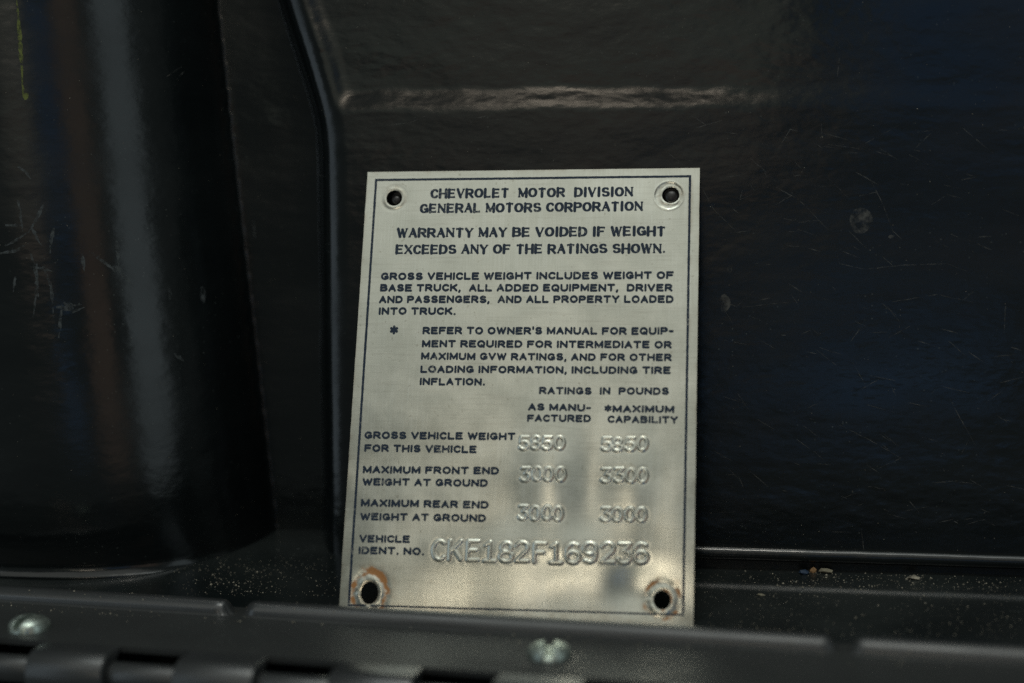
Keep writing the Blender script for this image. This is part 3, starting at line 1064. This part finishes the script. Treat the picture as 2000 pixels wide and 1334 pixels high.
es = np.arange(-130, 310, 0.7)
os_ = np.concatenate([np.arange(-4.2, 3.2, 0.16), np.arange(3.2, O_EDGE + .01, 0.5)])
EE, OO = np.meshgrid(es, os_, indexing='ij')
LZ = leaf_z(EE, OO)
P = np.stack([H0.x + E_.x * EE + O_.x * OO, H0.y + E_.y * EE + O_.y * OO, LZ], -1).reshape(-1, 3)
nE, nO = EE.shape
top = grid_faces(nE, nO)[:, ::-1]
low = P.copy()
low[:, 2] -= 1.0
# front and rear edges of the leaf
i0, i1 = np.arange(nE) * nO, np.arange(nE) * nO + nO - 1
VV2 = np.concatenate([P, low[i0], low[i1], P[i0], P[i1]])
nP = len(P)
ed = []
for i in range(nE - 1):
    ed.append((nP + 2 * nE + i, nP + 2 * nE + i + 1, nP + i + 1, nP + i))
    ed.append((nP + 3 * nE + i, nP + nE + i, nP + nE + i + 1, nP + 3 * nE + i + 1))
mesh_obj('leaf', VV2, np.concatenate([top, np.array(ed)]), PAINT_HINGE, hinge)
leaf_me = bpy.data.objects['leaf'].data
leaf_me.materials.append(PAINT_WORN)                    # the ribs are rubbed smooth
rib_face = np.zeros(len(leaf_me.polygons), dtype=np.int32)
rib_face[:len(top)] = (P[top][:, :, 2].mean(1) > LEAF_Z + 0.45)
leaf_me.polygons.foreach_set('material_index', rib_face)

# knuckles: every other one is rolled out of this leaf, the rest belong to the leaf below
z_edge = float(leaf_z(50.0, O_EDGE))
PIN_O, PIN_R = O_EDGE + 3.6, 4.0
PIN_Z = z_edge - 4.0
k_a, k_b = along(42, 1290, PIN_Z + 3), along(195, 1300, PIN_Z + 3)
KW = (k_b - k_a) * 0.98
k2 = along(338, 1305, PIN_Z + 3)
PITCH = (k2 - k_a)
seg = 26


def knuckle(name, e0, e1, a0, a1, r, lead=None):
    prof = list(lead or [])
    for i in range(seg + 1):
        a = math.radians(a0 + (a1 - a0) * i / seg)
        prof.append((PIN_O + r * math.cos(a), PIN_Z + r * math.sin(a)))
    bev = 0.25
    ee = [e0, e0 + bev * .3, e0 + bev, e1 - bev, e1 - bev * .3, e1]
    sh = [bev, bev * .3, 0, 0, bev * .3, bev]
    V = []
    for e, s in zip(ee, sh):
        for (o, z) in prof:
            d = Vector((o - PIN_O, z - PIN_Z))
            d = d.normalized() * s
            V.append(hpt(e, o - d.x, z - d.y))
    n = len(prof)
    Fc = grid_faces(len(ee), n)[:, ::-1].tolist()
    # closed ends
    for idx in (0, len(ee) - 1):
        V.append(hpt(ee[idx], PIN_O, PIN_Z))
        c = len(V) - 1
        for i in range(n - 1):
            a, b = idx * n + i, idx * n + i + 1
            Fc.append([c, a, b] if idx else [c, b, a])
    return mesh_obj(name, V, Fc, PAINT_WORN, hinge)


for k in range(-8, 16):
    e0 = k_a + PITCH * k
    if e0 < -130 or e0 + PITCH > 308:
        continue
    knuckle('knuckle', e0, e0 + KW, 90, -150, PIN_R, [(O_EDGE - 0.3, z_edge + 0.01)])
    knuckle('lower_knuckle', e0 + KW + 0.35, e0 + PITCH - 0.35, 170, -120, PIN_R - 1.6)
V = []
for e in (-130, 309):
    for j in range(12):
        a = 2 * math.pi * j / 12
        V.append(hpt(e, PIN_O + 1.5 * math.cos(a), PIN_Z + 1.5 * math.sin(a)))
mesh_obj('pin', V, [[j, (j + 1) % 12, 12 + (j + 1) % 12, 12 + j] for j in range(12)], PAINT_HINGE, hinge)
V = [hpt(-130, PIN_O + 1.0, PIN_Z - 3.4), hpt(309, PIN_O + 1.0, PIN_Z - 3.4), hpt(309, PIN_O + 2.0, PIN_Z - 30), hpt(-130, PIN_O + 2.0, PIN_Z - 30)]
mesh_obj('lower_leaf', V, [[0, 1, 2, 3]], PAINT_HINGE, hinge, smooth=False)


def screw(px, py, slot_deg, label):
    zt = LEAF_Z + 0.9
    ctr = on_z(px, py, zt)
    R, Hh = 3.75, 2.3
    n = 81
    g = np.linspace(-R, R, n)
    GX, GY = np.meshgrid(g, g, indexing='ij')
    d = np.hypot(GX, GY) / R
    # squeeze the square grid into a disc
    m_ = np.maximum(np.abs(GX), np.abs(GY)) / np.maximum(np.hypot(GX, GY), 1e-9)
    X_, Y_ = GX * m_, GY * m_
    rr = np.hypot(X_, Y_) / R
    z = Hh * np.sqrt(np.maximum(1 - (rr * 0.985) ** 2.3, 0)) ** 0.9
    a = math.radians(slot_deg)
    s = X_ * -math.sin(a) + Y_ * math.cos(a)
    t = X_ * math.cos(a) + Y_ * math.sin(a)
    w = 0.72
    cut = ss(w + 0.16, w - 0.10, np.abs(s))
    z = z * (1 - cut) + np.minimum(z, 0.5) * cut
    z = z + 0.02 * (vnoise(X_ * 3, Y_ * 3, 81) - 0.5)
    rim = rr > 0.999
    z[rim] = -0.3
    Vs = np.stack([X_, Y_, z], -1).reshape(-1, 3)
    base = Vector((ctr.x, ctr.y, LEAF_Z + 0.02))
    o = mesh_obj('screw', Vs, grid_faces(n, n), ZINC)
    o.location = base * MM
    tag(o, label, 'screw', 'slotted screws holding the hinge')
    return o


screw(57, 1216, 72, 'dull zinc slotted screw head at the far left end of the hinge')
screw(1073, 1268, 96, 'blurred zinc slotted screw head below the middle of the plate')

# ------------------------------------------------------------------ grit and dust
def chip_mesh(size, seed, flat=0.5):
    r = random.Random(seed)
    t = (1 + 5 ** .5) / 2
    vs_ = [(-1, t, 0), (1, t, 0), (-1, -t, 0), (1, -t, 0), (0, -1, t), (0, 1, t), (0, -1, -t), (0, 1, -t), (t, 0, -1), (t, 0, 1), (-t, 0, -1), (-t, 0, 1)]
    fs = [(0, 11, 5), (0, 5, 1), (0, 1, 7), (0, 7, 10), (0, 10, 11), (1, 5, 9), (5, 11, 4), (11, 10, 2), (10, 7, 6), (7, 1, 8), (3, 9, 4), (3, 4, 2), (3, 2, 6), (3, 6, 8), (3, 8, 9), (4, 9, 5), (2, 4, 11), (6, 2, 10), (8, 6, 7), (9, 8, 1)]
    V = []
    for v in vs_:
        k = r.uniform(0.65, 1.15) / 1.9
        V.append((v[0] * k * size[0], v[1] * k * size[1], v[2] * k * size[2]))
    return V, fs


def ledge_point(px, py):
    """photo pixel -> point on the ledge"""
    r = ray_dir(px, py)
    z = 0.0
    for _ in range(40):
        Pq = CAM + r * ((z - CAM.z) / r.z)
        z = 0.6 * z + 0.4 * float(ledge_z(Pq.x, -Pq.y))
    return Pq.x, Pq.y, z


def chip(name, px, py, size, mat, seed, label, rot=0.0):
    x, y, z = ledge_point(px, py)
    y = min(y, -1.5)
    z = float(ledge_z(x, -y))
    V, fs = chip_mesh(size, seed)
    o = mesh_obj(name, V, fs, mat, smooth=False)
    o.location = Vector((x, y, z + size[2] * 0.6)) * MM
    o.rotation_euler = (0.1, 0.15, rot)
    tag(o, label, 'grit', 'loose grit on the ledge')
    return o


chip('grit_chip', 1572, 1121, (1.3, 0.9, 0.6), CHIP_BLUE, 1, 'dark blue grit flake touching the orange grain right of the plate')
chip('grit_chip', 1588, 1117, (0.8, 0.7, 0.7), CHIP_ORANGE, 2, 'tiny orange grit grain between blue and beige flakes right of the plate')
chip('grit_chip', 1615, 1115, (1.7, 0.8, 0.7), CHIP_BEIGE, 3, 'oval beige grit flake just below the wall bead', 0.1)
chip('grit_chip', 1487, 1163, (1.0, 0.4, 0.25), CHIP_BEIGE, 4, 'thin pale sliver lying on the ledge near the plate corner', 0.1)
chip('grit_chip', 1785, 1131, (1.4, 0.7, 0.5), DUST, 5, 'small grey brown grit lump beside the bead at far right')

# loose dust on the ledge, hinge and panel: nobody could count it
V, Fc = [], []


def speck(x, y, z, s, up=(0, 0, 1)):
    off = len(V)
    a = random.uniform(0, 6.28)
    for k in range(4):
        t = a + k * math.pi / 2 + random.uniform(-.4, .4)
        rr = s * random.uniform(0.6, 1.2)
        V.append((x + rr * math.cos(t), y + rr * math.sin(t), z + random.uniform(0, .3) * s))
    V.append((x, y, z + s * random.uniform(0.7, 1.3)))
    for k in range(4):
        Fc.append((off + k, off + (k + 1) % 4, off + 4))


def scatter_ledge(n, x0, x1, y0, y1, smin, smax, bias=1.0):
    for _ in range(n):
        px, py = random.uniform(x0, x1), y0 + (y1 - y0) * random.random() ** bias
        x, y, z = ledge_point(px, py)
        if y > -1.0 or -y < float(wall_c(x, z + .3)) + .3:
            continue
        speck(x, y, z, random.uniform(smin, smax) * random.random() ** 1.5 + 0.035)


scatter_ledge(900, 1375, 2010, 1105, 1245, 0.05, 0.20)
scatter_ledge(420, 1450, 2010, 1105, 1150, 0.08, 0.34)
scatter_ledge(420, 330, 660, 1075, 1165, 0.05, 0.20)
scatter_ledge(160, 400, 560, 1105, 1160, 0.08, 0.30)
for _ in range(420):       # on the hinge leaf
    e, o = random.uniform(-12, 200), random.gauss(3.5, 2.2)
    if o < -3.5 or o > 11:
        continue
    if e > 70 and random.random() < 0.45:
        continue
    q = hpt(e, o, float(leaf_z(e, o)))
    speck(q[0], q[1], q[2], 0.04 + 0.20 * random.random() ** 2.2)
d = mesh_obj('dust', V, Fc, DUST, smooth=False)
d['kind'] = 'stuff'
d['label'] = 'pale dust and fine grit scattered on the ledge and hinge'
V, Fc = [], []
for _ in range(900):       # clinging to the panel
    px, py = random.uniform(0, 2000), random.uniform(0, 1080)
    if 655 < px < 1380 and py > 320:
        continue
    x, z = hit(px, py)
    c = float(wall_c(x, z))
    s = 0.03 + 0.07 * random.random() ** 3
    off = len(V)
    for k in range(5):
        t = k * 1.2566
        V.append((x + s * math.cos(t) * random.uniform(.6, 1.2), -(c + 0.02), z + s * math.sin(t) * random.uniform(.6, 1.2)))
    V.append((x, -(c + s * 0.8), z))
    for k in range(5):
        Fc.append((off + k, off + (k + 1) % 5, off + 5))
d = mesh_obj('panel_dust', V, Fc, DUST, smooth=False)
d['kind'] = 'stuff'
d['label'] = 'tiny dust specks clinging to the black panel'
